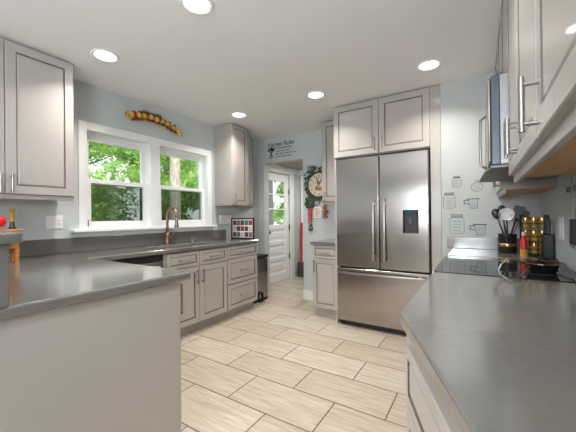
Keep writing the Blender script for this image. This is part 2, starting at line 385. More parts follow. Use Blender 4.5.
# ------------------------------------------------------------------ outside
bm = nb(); box(bm, -40, -3.4, -20, 40, -.8, -.6); struct('ground_outside', bm, GRASS)
def leaves(bm, c, rad, n, size, rnd):
    for _ in range(n):
        while True:
            d = Vector((rnd.uniform(-1, 1), rnd.uniform(-1, 1), rnd.uniform(-1, 1)))
            if .25 < d.length < 1: break
        p = Vector((c[0]+d.x*rad[0], c[1]+d.y*rad[1], c[2]+d.z*rad[2]))
        s = size*rnd.uniform(.6, 1.4)
        a = Vector((rnd.uniform(-1, 1), rnd.uniform(-1, 1), rnd.uniform(-.7, .7))).normalized(); b = a.orthogonal().normalized(); t = rnd.uniform(0, 6.28)
        b = (b*math.cos(t) + a.cross(b)*math.sin(t)); 
        q = [p-a*s, p+b*s*.42, p+a*s, p-b*s*.42]
        bm.faces.new([bm.verts.new(v) for v in q])
def tree(loc, h, r, crown, seed, label, leafm, bark, group=None, nleaf=2600, size=.11, bend0=None, low=.22):
    rnd = random.Random(seed); root = thing('broadleaf_tree', label, 'tree', loc, group)
    x, y, z = loc
    bm = nb(); bend = rnd.uniform(-.35, .35) if bend0 is None else bend0
    tube(bm, [(x+bend*t*t, y+bend*.6*t, z+h*t) for t in (0, .1, .3, .5, .7, .9, 1)], [r*1.25, r, r*.9, r*.8, r*.65, r*.4, r*.2], 12)
    obj('trunk', bm, bark, root, True)
    tips = []
    for k in range(11):
        t = rnd.uniform(low, .95); a = rnd.uniform(0, 6.28); ln = crown*rnd.uniform(.5, .95)
        bm = nb(); p0 = Vector((x+bend*t*t, y+bend*.6*t, z+h*t)); dv = Vector((math.cos(a), math.sin(a), rnd.uniform(.1, .7)))
        p1 = p0+dv*ln*.5+Vector((0, 0, rnd.uniform(-.2, .3))); p2 = p0+dv*ln
        tube(bm, [p0, p1, p2], [r*.32, r*.2, r*.06], 7); tips += [p1, p2]
        obj('branch', bm, bark, root, True)
    bm = nb()
    for p in tips: leaves(bm, p, (crown*.36, crown*.36, crown*.30), nleaf//len(tips), size, rnd)
    obj('foliage', bm, leafm, root)
    return root
def bush(loc, rad, n, seed, label, m, group, size=.1):
    rnd = random.Random(seed); root = thing('leafy_bush', label, 'bush', loc, group)
    bm = nb(); 
    for k in range(5):
        a = k*1.26; tube(bm, [loc, (loc[0]+rad[0]*.5*math.cos(a), loc[1]+rad[1]*.5*math.sin(a), loc[2]+rad[2]*1.1)], [.03, .01], 6)
    obj('stem', bm, BARKD, root, True)
    bm = nb(); leaves(bm, (loc[0], loc[1], loc[2]+rad[2]), rad, n, size, rnd); obj('foliage', bm, m, root)
TG = 'trees outside the double window'
tree((-6.6, 4.97, -.6), 7.5, .155, 2.0, 3, 'thick pale grey tree trunk filling the right hand sash above the faucet', LEAF1, BARK, nleaf=900, size=.07, bend0=0, low=.5)
TL = 'leafy green tree with dark branches seen through the double window'
for i, (x, y, h, r, c, m) in enumerate([(-9.3, 3.6, 5.6, .10, 1.5, LEAF1), (-9.3, 7.0, 6.0, .11, 1.6, LEAF1), (-12.6, 5.2, 7.0, .13, 2.0, LEAF1), (-12.8, 9.4, 7.5, .15, 2.0, LEAF1), (-9.6, 10.4, 6.2, .12, 1.6, LEAF1), (-16.5, 7.2, 8, .15, 2.2, LEAF2), (-12, 13.7, 6.5, .12, 1.9, LEAF1), (-17, 12, 8, .14, 2.3, LEAF2), (-8.4, 13.4, 5.5, .1, 1.5, LEAF1), (-16.8, 17, 7.5, .14, 2.2, LEAF1)]):
    tree((x, y, -.6), h, r, c, 20+i, TL, m, BARKD, TG, nleaf=5200, size=.09)
for i, (x, y, h, r, c) in enumerate([(-21, 6.5, 9, .2, 3.0), (-21, 13, 9, .2, 3.0), (-22, 20, 9, .2, 3.0), (-24, 27, 9, .2, 3.0)]):
    tree((x, y, -.6), h, r, c, 40+i, TL, LEAF2 if i % 2 else LEAF1, BARKD, TG, nleaf=4200, size=.22)
BL = 'dense green shrub growing below the trees outside the lower sashes'
for i, (x, y, rr) in enumerate([(-7.4, 2.9, .75), (-8.0, 5.9, .8), (-10.9, 5.3, .9), (-11, 8.2, 1.0), (-14.4, 7.2, 1.2), (-10.9, 11.8, 1.0), (-14.6, 10.9, 1.2), (-8, 8.9, .8)]):
    bush((x, y, -.6), (1.05, 1.25, rr), 2600, 60+i, BL, LEAF3 if i % 2 else LEAF2, 'shrubs outside the double window', .075)
bm = nb(); box(bm, -4.75, -4.6, 6.32, 6.5, -.6, 2.9, .01); tag(obj('dark_strip', bm, DARK), 'dark strip standing outside behind the back door panes', 'post')  # upright put in where the door glass has a dark strip

# ------------------------------------------------------------------ ceiling lights
def can(loc, label):
    x, y = loc; t = thing('recessed_ceiling_light', label, 'ceiling light', (x, y, H), 'recessed ceiling lights')
    bm = nb(); lathe(bm, [(.098, 0), (.098, -.004), (.090, -.009), (.078, -.006), (.072, -.001)], (x, y, H), 40); obj('trim_ring', bm, WHITE, t, True)
    bm = nb(); lathe(bm, [(0, -.0045), (.05, -.004), (.074, -.002)], (x, y, H), 36); obj('diffuser', bm, LAMPM, t, True)
    return t
lab = {(-1.385, 1.205): 'round recessed ceiling light cut by the top edge of the photo', (-2.415, 1.205): 'round recessed ceiling light before the left upper cabinet and window',
       (-2.465, 2.78): 'small round recessed ceiling light near the corner upper cabinet', (-1.41, 2.77): 'round recessed ceiling light left of the cabinet over the refrigerator', (-.345, 2.75): 'round recessed ceiling light above the decal wall right of the refrigerator'}
base_can = None
for p in lab:
    if base_can is None: base_can = can(p, lab[p])
    else: dup(base_can, (*p, H), lab[p])
for p in list(lab) + [(-.36, 1.205), (-2.4, -.36), (-1.4, -.36)]:
    d = bpy.data.lights.new('can_light', 'AREA'); d.shape = 'DISK'; d.size = .13; d.energy = LAMP_W; d.color = (1, .95, .89); d.spread = math.radians(125)
    o = bpy.data.objects.new('can_light', d); COL.objects.link(o); o.location = (p[0], p[1], H-.014)

# ------------------------------------------------------------------ left run: uppers
def upper(name, label, ang, origin, w, depth, z0, z1, doors, group=None, st=.058, rail=True, under=PLY, extra=0.):
    """origin = lower left corner of the face seen from the front; doors = [(u0,u1,handle u,handle z)]"""
    M = frame((origin[0], origin[1], 0), ang); c = M @ Vector((w/2, depth/2, z0))
    t = thing(name, label, 'cabinet', c, group)
    bm = nb(); box(bm, 0, w, .0, depth, z0+.012, z1, .002, M); obj('body', bm, PAINT, t)
    bm = nb(); box(bm, .002, w-.002, .02, depth-.002, z0+.004, z0+.012, 0, M); obj('underside', bm, under, t, label='bare wood underside')
    if rail:
        bm = nb(); box(bm, 0, w, 0, .018, z0-.022, z0+.012, .003, M); obj('light_rail', bm, PAINT, t)
    for u0, u1, hu, hz in doors: front(t, M, u0, u1, z0+.014, z1-.012, 'door', (hu, hz) if hu is not None else None, st)
    return t
upper('upper_cabinet', 'two door grey upper cabinet at left beside the window', 0, (-2.74, .285), .835, .31, 1.385, 2.46,
      [(.004, .412, .385, 1.47), (.416, .826, .445, 1.47)])
# corner cabinet with an angled end
t = thing('corner_cabinet', 'tall narrow grey upper cabinet with angled end right of the window', 'cabinet', (-2.9, 3.2, 1.385))
bm = nb(); prism(bm, [(XW+.002, 2.93), (-2.74, 2.93), (-2.74, 3.235), (-3.045, 3.74), (XW+.002, 3.74)], 1.385, 2.46, .002); obj('body', bm, PAINT, t)
bm = nb(); prism(bm, [(XW+.004, 2.935), (-2.745, 2.935), (-2.745, 3.23), (-3.04, 3.73), (XW+.004, 3.73)], 1.379, 1.385); obj('underside', bm, PLY, t, label='bare wood underside')
Mc = frame((-2.74, 2.93, 0), 0); front(t, Mc, .004, .30, 1.39, 2.45, 'door', (.035, 1.47), .05)
a2 = math.atan2(.305, .505); Mc2 = frame((-2.74, 3.24, 0), a2); front(t, Mc2, .01, .55, 1.39, 2.45, 'door', (.045, 1.47), .05)

# ------------------------------------------------------------------ left run: base cabinets
FX = -2.55
def base(name, label, ang, origin, w, depth, group=None, top=.88):
    M = frame((origin[0], origin[1], 0), ang); c = M @ Vector((w/2, depth/2, 0)); t = thing(name, label, 'cabinet', c, group)
    bm = nb(); box(bm, 0, w, 0, depth, .105, top, .002, M); obj('body', bm, PAINT, t)
    bm = nb(); box(bm, .0, w, .06, depth, 0, .105, 0, M); obj('toe_kick', bm, PAINT, t)
    return t, M
LT = ZL-.042
t, M = base('sink_base_cabinet', 'grey base cabinet under the sink with two doors and two drawer fronts', 0, (FX, 1.785), .835, .46, top=LT)
for a, b in ((.02, .415), (.42, .83)): front(t, M, a, b, .715, .872, 'drawer', ((a+b)/2, .795), .035, .15, False)
front(t, M, .02, .415, .115, .705, 'door', (.38, .60), .058, .15); front(t, M, .42, .83, .115, .705, 'door', (.455, .60), .058, .15)
t, M = base('drawer_cabinet', 'grey three drawer base cabinet beside the trash can', 0, (FX, 2.62), .575, .46, top=LT)
for z0, z1 in ((.725, .872), (.42, .715), (.115, .41)): front(t, M, .005, .57, z0, z1, 'drawer', (.29, (z0+z1)/2), .035 if z1-z0 < .2 else .05, .15, False)
# dishwasher
t = thing('dishwasher', 'stainless dishwasher under the window counter behind the peninsula', 'dishwasher', (-2.8, 1.47, 0))
M = frame((FX, 1.17, 0), 0)
bm = nb(); box(bm, 0, .60, .02, .46, .02, LT-.002, .003, M); obj('body', bm, DARK, t)
bm = nb(); box(bm, .003, .597, -.02, .02, .1, .815, .006, M); obj('door', bm, STEEL, t)
bm = nb(); box(bm, .003, .597, -.018, .02, .82, LT-.004, .003, M); obj('control_panel', bm, BLACK, t, label='black control strip')
bm = nb(); cyl(bm, M @ Vector((.06, -.055, .77)), M @ Vector((.54, -.055, .77)), .011, 14)
for u in (.09, .51): cyl(bm, M @ Vector((u, -.02, .77)), M @ Vector((u, -.055, .77)), .008, 10)
obj('handle', bm, NICKEL, t, 'auto')

# peninsula cabinet and countertop (window run + peninsula in one piece)
PX = -1.335; PY = 1.115
t = thing('peninsula_cabinet', 'grey peninsula cabinet whose plain end panel faces the camera', 'cabinet', (-1.9, .5, 0))
bm = nb(); box(bm, -2.52, -1.385, -.05, 1.05, .10, LT, .002); obj('body', bm, PAINT, t)
bm = nb(); box(bm, -2.5, -1.40, -.02, .99, 0, .10); obj('toe_kick', bm, PAINT, t)
bm = nb(); box(bm, -1.385, -1.365, -.05, 1.052, 0, LT, .002); obj('end_panel', bm, PAINT, t)
Mp = frame((-1.365, 1.052, 0), PI/2)
front(t, Mp, .02, .46, .115, .868, 'door', (.05, .765), .058, .17); front(t, Mp, .47, .91, .115, .868, 'door', (.87, .765), .058, .17)
SX0, SX1, SY0, SY1 = -2.925, -2.62, 1.83, 2.52
t = thing('countertop', 'dark grey quartz countertop running under the window and out along the peninsula', 'countertop', (-2.3, 1.2, LT))
bm = nb()
def arc(cx, cy, r, a0, a1, n=5): return [(cx+r*math.cos(a0+(a1-a0)*k/n), cy+r*math.sin(a0+(a1-a0)*k/n)) for k in range(n+1)]
hole = arc(SX1-.03, SY1-.03, .03, 0, PI/2) + arc(SX0+.03, SY1-.03, .03, PI/2, PI) + arc(SX0+.03, SY0+.03, .03, PI, 1.5*PI) + arc(SX1-.03, SY0+.03, .03, 1.5*PI, 2*PI)
prism(bm, [(XW+.002, -.1), (PX, -.1)] + arc(PX-.03, PY-.03, .03, 0, PI/2) + [(-2.50, PY), (-2.51, 3.205), (XW+.002, 3.205)], LT, ZL, .012, [hole])
obj('slab', bm, QUARTZ, t)
bm = nb(); box(bm, XW+.001, XW+.021, -.1, 3.12, ZL, 1.055, .003); obj('backsplash', bm, QUARTZ, t)
t = thing('sink', 'undermount stainless sink set in the window countertop', 'sink', ((SX0+SX1)/2, (SY0+SY1)/2, LT-.2))
bm = nb(); e = .012; zt, zb = LT-.001, LT-.19
for r_, m_ in (((SX0-e, SX0, SY0-e, SY1+e), 0), ((SX1, SX1+e, SY0-e, SY1+e), 0), ((SX0, SX1, SY0-e, SY0), 0), ((SX0, SX1, SY1, SY1+e), 0)): box(bm, *r_, zb, zt)
box(bm, SX0-e, SX1+e, SY0-e, SY1+e, zb-.01, zb); obj('basin', bm, STEEL, t)
bm = nb(); lathe(bm, [(0, .002), (.03, .003), (.045, .006), (.045, 0)], ((SX0+SX1)/2, (SY0+SY1)/2, zb), 24); obj('drain', bm, NICKEL, t, True)
# faucet
fx, fy = -2.968, 2.13
t = thing('faucet', 'copper bronze gooseneck pull down faucet behind the sink', 'faucet', (fx, fy, ZL))
bm = nb(); box(bm, fx-.028, fx+.028, fy-.125, fy+.125, ZL, ZL+.008, .0035); obj('deck_plate', bm, BRONZE, t, 'auto')
bm = nb(); lathe(bm, [(.030, .008), (.030, .02), (.024, .035), (.022, .10), (.025, .115), (.018, .13), (.0, .13)], (fx, fy, ZL), 24); obj('base', bm, BRONZE, t, True)
dx, dy = .99, .05
pts = [(fx, fy, ZL+.12), (fx, fy, ZL+.30)] + [(fx+dx*.075*(1-math.cos(a)), fy+dy*.075*(1-math.cos(a)), ZL+.32+.085*math.sin(a)) for a in [PI*k/10 for k in range(11)]] + [(fx+dx*.152, fy+dy*.152, ZL+.29)]
bm = nb(); tube(bm, pts, .0155, 14); obj('spout', bm, BRONZE, t, True)
bm = nb(); ex, ey = fx+dx*.152, fy+dy*.152; lathe(bm, [(0, .305), (.0145, .30), (.016, .26), (.024, .20), (.024, .192), (0, .19)], (ex, ey, ZL), 20); obj('spray_head', bm, BRONZE, t, True)
bm = nb(); cyl(bm, (fx, fy, ZL+.075), (fx+.005, fy+.055, ZL+.08), .014, 14); tube(bm, [(fx+.005, fy+.05, ZL+.08), (fx+.01, fy+.07, ZL+.11), (fx+.012, fy+.078, ZL+.17)], [.009, .007, .006], 10); obj('lever', bm, BRONZE, t, True)
sx_, sy_ = -2.965, 2.47
t = thing('soap_dispenser', 'small nickel soap dispenser right of the faucet', 'soap dispenser', (sx_, sy_, ZL))
bm = nb(); lathe(bm, [(.018, 0), (.018, .008), (.011, .014), (.010, .05), (.013, .055), (.013, .068), (0, .07)], (sx_, sy_, ZL), 18); obj('pump', bm, NICKEL, t, True)
bm = nb(); tube(bm, [(sx_, sy_, ZL+.064), (sx_+.04, sy_+.005, ZL+.066), (sx_+.05, sy_+.006, ZL+.055)], .005, 8); obj('nozzle', bm, NICKEL, t, True)

# raised bar end on the peninsula
t = thing('raised_bar', 'rounded end of a raised dark grey bar ledge above the peninsula counter', 'bar ledge', (-1.9, .15, ZL))
bm = nb(); box(bm, -2.5, -1.335, .20, .352, ZL, 1.135, .004); obj('support_wall', bm, QUARTZ, t)
bm = nb(); prism(bm, [(-2.52, .02), (-1.36, .02)] + arc(-1.37, .085, .065, -PI/2, 0, 4) + arc(-1.37, .33, .065, 0, PI/2, 5) + [(-2.52, .395)], 1.135, 1.175, .012); obj('ledge', bm, QUARTZ, t)

# things on the counter at far left
bx, by = -2.76, .675
t = thing('wooden_bowl', 'orange brown wooden bowl on a slatted stand beside the dark bottle', 'bowl', (bx, by, ZL))
bm = nb()
for s in (-.07, .07):
    box(bm, bx-.09, bx+.09, by+s-.012, by+s+.012, ZL, ZL+.014, .002); box(bm, bx-.09, bx+.09, by+s-.012, by+s+.012, ZL+.085, ZL+.10, .002)
    for q in (-.08, 0, .08): box(bm, bx+q-.01, bx+q+.01, by+s-.01, by+s+.01, ZL+.014, ZL+.085, .001)
for q in (-.08, 0, .08): box(bm, bx+q-.012, bx+q+.012, by-.08, by+.08, ZL+.10, ZL+.108, .001)
obj('stand', bm, WOOD, t)
bm = nb(); lathe(bm, [(0, .078), (.05, .08), (.09, .115), (.118, .185), (.124, .20), (.114, .198), (.082, .13), (.045, .095), (0, .093)], (bx, by, ZL+.03), 36); obj('bowl', bm, WOOD, t, True)
bm = nb(); ax, ay = bx+.01, by-.005; lathe(bm, [(0, .008), (.012, 0), (.03, .006), (.042, .035), (.038, .062), (.02, .076), (0, .07)], (ax, ay, ZL+.245), 22)
ap = thing('apple', 'shiny red apple in the wooden bowl at the left edge', 'apple', (ax, ay, ZL+.2)); obj('flesh', bm, RED, ap, True)
bm = nb(); tube(bm, [(ax, ay, ZL+.313), (ax+.004, ay+.003, ZL+.335)], .0025, 6); obj('stem', bm, BARKD, ap)
bm = nb(); ball(bm, (bx-.02, by-.055, ZL+.18), .052, 16); ball_o = tag(obj('orange', bm, ORANGE, None, True), 'dull orange fruit sunk inside the wooden bowl', 'fruit')
bm = nb(); ball(bm, (bx+.02, by+.05, ZL+.182), .046, 16); tag(obj('lemon', bm, OCHRE, None, True), 'yellow fruit under the red apple in the wooden bowl', 'fruit')
ox, oy = -2.93, .79
t = thing('wine_bottle', 'dark green bottle with amber neck behind the wooden bowl', 'bottle', (ox, oy, ZL))
bm = nb(); lathe(bm, [(0, .004), (.034, 0), (.038, .006), (.038, .19), (.034, .215), (.016, .245), (.0135, .27), (.0135, .345), (.016, .348), (.016, .36), (0, .36)], (ox, oy, ZL), 26); obj('glass', bm, BOTTLEG, t, True)
bm = nb(); lathe(bm, [(.0142, .282), (.0146, .32), (.0142, .325)], (ox, oy, ZL), 20); lathe(bm, [(0, .378), (.0155, .376), (.0165, .34), (.0145, .31)], (ox, oy, ZL), 20); obj('capsule', bm, AMBER, t, True)
bm = nb(); lathe(bm, [(.0384, .06), (.0388, .061), (.0388, .16), (.0384, .161)], (ox, oy, ZL), 26); obj('label_band', bm, OCHRE, t, True)
# wall plates
t = thing('outlet_plate', 'white double wall plate with switch and outlet left of the window', 'outlet', (XW, 1.1, 1.13))
bm = nb(); box(bm, XW, XW+.007, 1.035, 1.155, 1.14, 1.25, .003); obj('plate', bm, WHITE, t)
bm = nb(); box(bm, XW+.005, XW+.012, 1.05, 1.085, 1.162, 1.23, .002); obj('switch', bm, WHITE, t)
bm = nb(); box(bm, XW+.006, XW+.0085, 1.108, 1.142, 1.162, 1.23, .002)
for z in (1.178, 1.208):
    for s in (-.007, .007): box(bm, XW+.008, XW+.0092, 1.125+s-.0015, 1.125+s+.0015, z-.004, z+.008, 0, mi=1)
    box(bm, XW+.008, XW+.0092, 1.122, 1.128, z-.01, z-.006, 0, mi=1)
obj('socket', bm, [WHITE, BLACK], t)
t = thing('wall_control', 'wide white wall plate above the photo frame under the corner cabinet', 'switch plate', (XW, 3.12, 1.13))
bm = nb(); box(bm, XW, XW+.025, 3.01, 3.235, 1.135, 1.255, .006); obj('plate', bm, WHITE, t)
for k in range(3):
    bm = nb(); y = 3.06+.06*k; box(bm, XW+.023, XW+.029, y-.014, y+.014, 1.165, 1.225, .002); obj('switch', bm, WHITE, t)
# collage frame
t = thing('photo_frame', 'black framed collage of small photos standing on the counter end', 'picture frame', (-2.78, 3.16, ZL))
fx0, fx1, fz0, fz1 = -2.965, -2.555, ZL, ZL+.29
bm = nb(); yq = 3.15
for r_ in ((fx0, fx1, fz0, fz0+.02), (fx0, fx1, fz1-.02, fz1), (fx0, fx0+.02, fz0, fz1), (fx1-.02, fx1, fz0, fz1)): box(bm, r_[0], r_[1], yq, yq+.02, r_[2], r_[3], .002)
obj('frame', bm, BLACK, t)
bm = nb(); box(bm, fx0+.01, fx1-.01, yq+.012, yq+.018, fz0+.01, fz1-.01); obj('mat_board', bm, WHITE, t)
pc = [mat('print_red', (.50, .02, .03), .4, col2=(.30, .03, .03), vscale=50), mat('print_dark', (.015, .015, .02), .4, col2=(.12, .10, .10), vscale=50), mat('print_pale', (.75, .72, .70), .4, col2=(.45, .36, .33), vscale=50), mat('print_green', (.02, .16, .09), .4, col2=(.04, .25, .2), vscale=50), mat('print_skin', (.45, .2, .15), .4, col2=(.08, .04, .04), vscale=60)]
k = 0
for r_ in range(3):
    for c_ in range(5):
        x = fx0+.03+c_*.071; z = fz0+.03+r_*.08
        bm = nb(); box(bm, x, x+.062, yq+.010, yq+.0125, z, z+.064); obj('print', bm, pc[(0, 3, 2, 1, 4, 2, 1, 0, 1, 2, 1, 4, 1, 3, 0)[k]], t); k += 1
# garland above the window
t = thing('wall_garland', 'yellow carved garland with maroon and green bits above the window', 'wall decoration', (XW, 2.03, 2.28))
def gp(s): return Vector((XW+.03, 1.735+.60*s, 2.285+.045*math.sin(PI*s*1.05)-.035*s))
bm = nb()
for i in range(9):
    s = i/8.6; p, q = gp(s), gp(s+.085); w = .030+.008*math.sin(PI*min(1, s+.12))
    n = 5; A = []
    for j in range(n+1):
        f = j/n; c = p.lerp(q, f); A.append((c, w*(.8+.3*math.sin(PI*f))))
    tube(bm, [a[0] for a in A], [a[1] for a in A], 10)
tube(bm, [gp(0), gp(-.04)+Vector((0, 0, .012))], [.018, .03], 8)
tube(bm, [gp(1.0), gp(1.03)+Vector((.01, 0, -.045))], [.03, .012], 8)
obj('ribbon', bm, OCHRE, t, True)
rnd = random.Random(3)
for i in range(26):
    q = (i+.5)/26; p = gp(.05+.88*q); bm = nb(); r = rnd.uniform(.012, .02); ball(bm, (p.x+rnd.uniform(.005, .03), p.y, p.z+(-1 if i % 3 else 1)*rnd.uniform(.026, .04)), r, 8, (1, rnd.uniform(1, 1.6), rnd.uniform(.7, 1))); obj('berry', bm, MAROON, t, True, 'maroon bead')
bm = nb(); box(bm, XW+.003, XW+.066, 1.768, 1.79, 2.24, 2.325, .004); obj('band', bm, MAROON, t, label='dark band')
bm = nb()
for i in range(26):
    s = rnd.uniform(.2, .6); p = gp(s)+Vector((rnd.uniform(-.01, .02), 0, rnd.uniform(.03, .055))); a = rnd.uniform(0, 6.28)
    d = Vector((.3, math.cos(a), math.sin(a)))*.022; e_ = Vector((.008, -math.sin(a)*.008, math.cos(a)*.008))
    tube(bm, [p-d, p, p+d], [.002, .009, .002], 5)
obj('leaves', bm, GREEN, t)

# ------------------------------------------------------------------ trash can, broom
t = thing('trash_can', 'slim stainless pedal trash can beside the drawer cabinet', 'trash can', (-2.85, 3.46, 0))
bm = nb(); box(bm, -2.99, -2.70, 3.26, 3.66, .03, .62, .02); obj('body', bm, STEEL, t)
bm = nb(); box(bm, -2.995, -2.693, 3.255, 3.665, .622, .668, .015); obj('lid', bm, BLACK, t)
bm = nb(); box(bm, -2.985, -2.705, 3.265, 3.655, 0, .03, .004); obj('base', bm, BLACK, t)
bm = nb(); box(bm, -2.70, -2.655, 3.40, 3.52, .012, .03, .004); tube(bm, [(-2.698, 3.40, .03), (-2.685, 3.41, .11), (-2.685, 3.46, .135), (-2.685, 3.51, .11), (-2.698, 3.52, .03)], .012, 8); obj('pedal', bm, BLACK, t)
t = thing('broom', 'red handled broom leaning in the dark corner beyond the doorway', 'broom', (-3.09, 5.33, 0))
bm = nb(); tube(bm, [(-3.09, 5.33, .28), (-3.14, 5.46, 1.10)], .022, 10); obj('handle', bm, RED, t)
bm = nb(); prism(bm, [(-3.16, 5.29), (-3.02, 5.29), (-3.02, 5.36), (-3.16, 5.36)], 0.0, .3, .01); obj('bristles', bm, DARK, t)

# ------------------------------------------------------------------ small cabinets left of the refrigerator
t, M = base('base_cabinet', 'narrow grey base cabinet with one drawer between doorway and refrigerator', -PI/2, (-1.745, 3.30), .335, .60, top=.874)
front(t, M, .005, .33, .715, .868, 'drawer', (.168, .79), .03, .14, False); front(t, M, .005, .33, .115, .705, 'door', (.035, .62), .05, .14)
bm = nb(); prism(bm, [(-1.765, 3.265), (-1.41, 3.265), (-1.41, 3.899), (-1.765, 3.899)], .874, .914, .006); tag(obj('small_countertop', bm, QUARTZ), 'short dark grey counter slab on the narrow cabinet left of the refrigerator', 'countertop')
upper('upper_cabinet', 'narrow grey upper cabinet left of the refrigerator over the short counter', -PI/2, (-1.745, 3.59), .34, .309, 1.40, 2.46, [(.004, .335, .04, 1.48)], st=.06)
# dark canister and pale mirror on the short counter
t = thing('canister', 'dark grey canister on the short counter beside the refrigerator', 'canister', (-1.50, 3.62, .914))
bm = nb(); lathe(bm, [(0, 0), (.045, 0), (.047, .004), (.047, .12), (0, .12)], (-1.49, 3.62, .914), 24); obj('body', bm, DARK, t, 'auto')
bm = nb(); lathe(bm, [(.049, .12), (.049, .142), (.044, .147), (0, .147)], (-1.49, 3.62, .914), 24); obj('lid', bm, BLACK, t, 'auto')

# wall pieces: clock wrapped in leaves, pepper string, picture, dried bunch
cxk, czk = -1.945, 1.68; cyk = YK
t = thing('wall_clock', 'round cream clock ringed by green leaves on the back wall', 'clock', (cxk, cyk, czk))
My = Matrix(((1, 0, 0, cxk), (0, 0, -1, cyk), (0, 1, 0, czk), (0, 0, 0, 1)))
bm = nb(); lathe(bm, [(0, .02), (.168, .02), (.168, .0)], (0, 0, 0), 48, My); obj('face', bm, CREAM, t)
bm = nb(); lathe(bm, [(.166, 0), (.166, .03), (.175, .036), (.19, .03), (.195, .0)], (0, 0, 0), 48, My); obj('rim', bm, DARK, t, True)
bm = nb()
for k in range(12):
    a = k*PI/6; box(bm, -.005, .005, .12, .15, .02, .022, 0, My @ Matrix.Rotation(-a, 4, 'Z'))
obj('hour_marks', bm, INK, t)
bm = nb()
for a, ln, w in ((.6, .085, .006), (-.35, .125, .005)): box(bm, -w, w, -.02, ln, .023, .026, 0, My @ Matrix.Rotation(-a, 4, 'Z'))
obj('hands', bm, INK, t)
bm = nb()
for p, r in (((-.03, -.05), .035), ((.02, -.06), .03), ((-.01, .03), .022)): lathe(bm, [(0, .0235), (r, .0215)], (p[0], p[1], 0), 14, My)
obj('painted_motif', bm, mat('motif', (.25, .14, .09), .6, col2=(.45, .30, .2), vscale=40), t)
bm = nb(); rnd = random.Random(5)
def leaf3(bm, p, d, w, nrm):
    d = Vector(d); s = Vector(nrm).cross(d).normalized()*w; p = Vector(p); n_ = Vector(nrm).normalized()*w*.35
    v = [bm.verts.new(q) for q in (p-d, p+s+n_*.2, p+d, p-s+n_*.2, p+n_)]
    for a, b in ((0, 1), (1, 2), (2, 3), (3, 0)): bm.faces.new((v[a], v[b], v[4]))
for i in range(150):
    a = rnd.uniform(0, 2*PI); rr = .195+rnd.uniform(0, .07)*(1.15 if math.sin(a) > .3 else .35); th = rnd.uniform(0, 6.28)
    leaf3(bm, (cxk+rr*math.cos(a), cyk-.02-rnd.uniform(0, .03), czk+rr*math.sin(a)), Vector((math.cos(th), rnd.uniform(-.3, .3), math.sin(th)))*.028, .014, (0, -1, 0))
obj('leaf_wreath', bm, GREEN, t, label='dark green leaf wreath')
bm = nb(); tube(bm, [(cxk-.15+.045*math.cos(a)*(1-a/14), cyk-.015, czk+.25+.045*math.sin(a)*(1-a/14)) for a in [k*.5 for k in range(20)]], .004, 6); obj('scroll', bm, BLACK, t)
bm = nb(); tube(bm, [(cxk-.04+.05*math.cos(a), cyk-.012, czk-.245+.05*math.sin(a)) for a in [k*.4 for k in range(17)]], .004, 6); obj('scroll', bm, BLACK, t)
px, pz = -2.085, 1.33
t = thing('pepper_string', 'hanging string of red peppers topped with green leaves beside the doorway', 'wall decoration', (px, YK-.02, pz))
bm = nb(); tube(bm, [(px, YK-.006, pz+.15), (px, YK-.02, pz-.27)], .003, 6); obj('cord', bm, BARKD, t)
for i in range(9):
    z = pz+.03-.024*i; a = rnd.uniform(-.6, .6)*(1 if i % 2 else -1); bm = nb(); w = .014*(1-.03*i)
    tube(bm, [(px+.01*(1 if i % 2 else -1), YK-.03, z), (px+.025*(1 if i % 2 else -1), YK-.035, z-.03), (px+.02*(1 if i % 2 else -1)+a*.01, YK-.03, z-.075)], [w*.7, w, .002], 8)
    obj('pepper', bm, RED, t, True)
bm = nb()
for i in range(46):
    th = rnd.uniform(0, 6.28); leaf3(bm, (px+rnd.uniform(-.07, .07), YK-.02-rnd.uniform(0, .03), pz+.09+rnd.uniform(-.07, .07)), Vector((math.cos(th), -.2, math.sin(th)))*.03, .014, (0, -1, 0))
for i in range(12):
    th = rnd.uniform(0, 6.28); leaf3(bm, (px+rnd.uniform(-.03, .03), YK-.02-rnd.uniform(0, .02), pz-.27+rnd.uniform(-.05, .05)), Vector((math.cos(th), -.2, math.sin(th)))*.026, .012, (0, -1, 0))
obj('leaves', bm, GREEN, t)
t = thing('small_picture', 'small pale picture hung between the pepper string and dried bunch', 'picture', (-1.98, YK, 1.23))
bm = nb(); box(bm, -2.035, -1.925, YK-.014, YK, 1.20, 1.36, .003); obj('frame', bm, WHITE, t)
bm = nb(); box(bm, -2.02, -1.94, YK-.016, YK-.0135, 1.215, 1.345); obj('print', bm, mat('peach_print', (.62, .40, .30), .6, col2=(.72, .64, .58), vscale=30), t)
t = thing('dried_bunch', 'hanging dried orange bunch below the narrow upper cabinet', 'wall decoration', (-1.845, YK-.02, 1.25))
bm = nb(); tube(bm, [(-1.845, YK-.006, 1.44), (-1.845, YK-.02, 1.36)], .003, 6); obj('cord', bm, BARKD, t)
bm = nb()
for i in range(60):
    f = rnd.random(); z = 1.40-.2*f; w = .045*math.sin(PI*min(1, .25+.75*(1-f))); ball(bm, (-1.845+rnd.uniform(-w, w), YK-.03-rnd.uniform(-.01, .02), z), .011, 6)
obj('husks', bm, ORANGE, t, True)

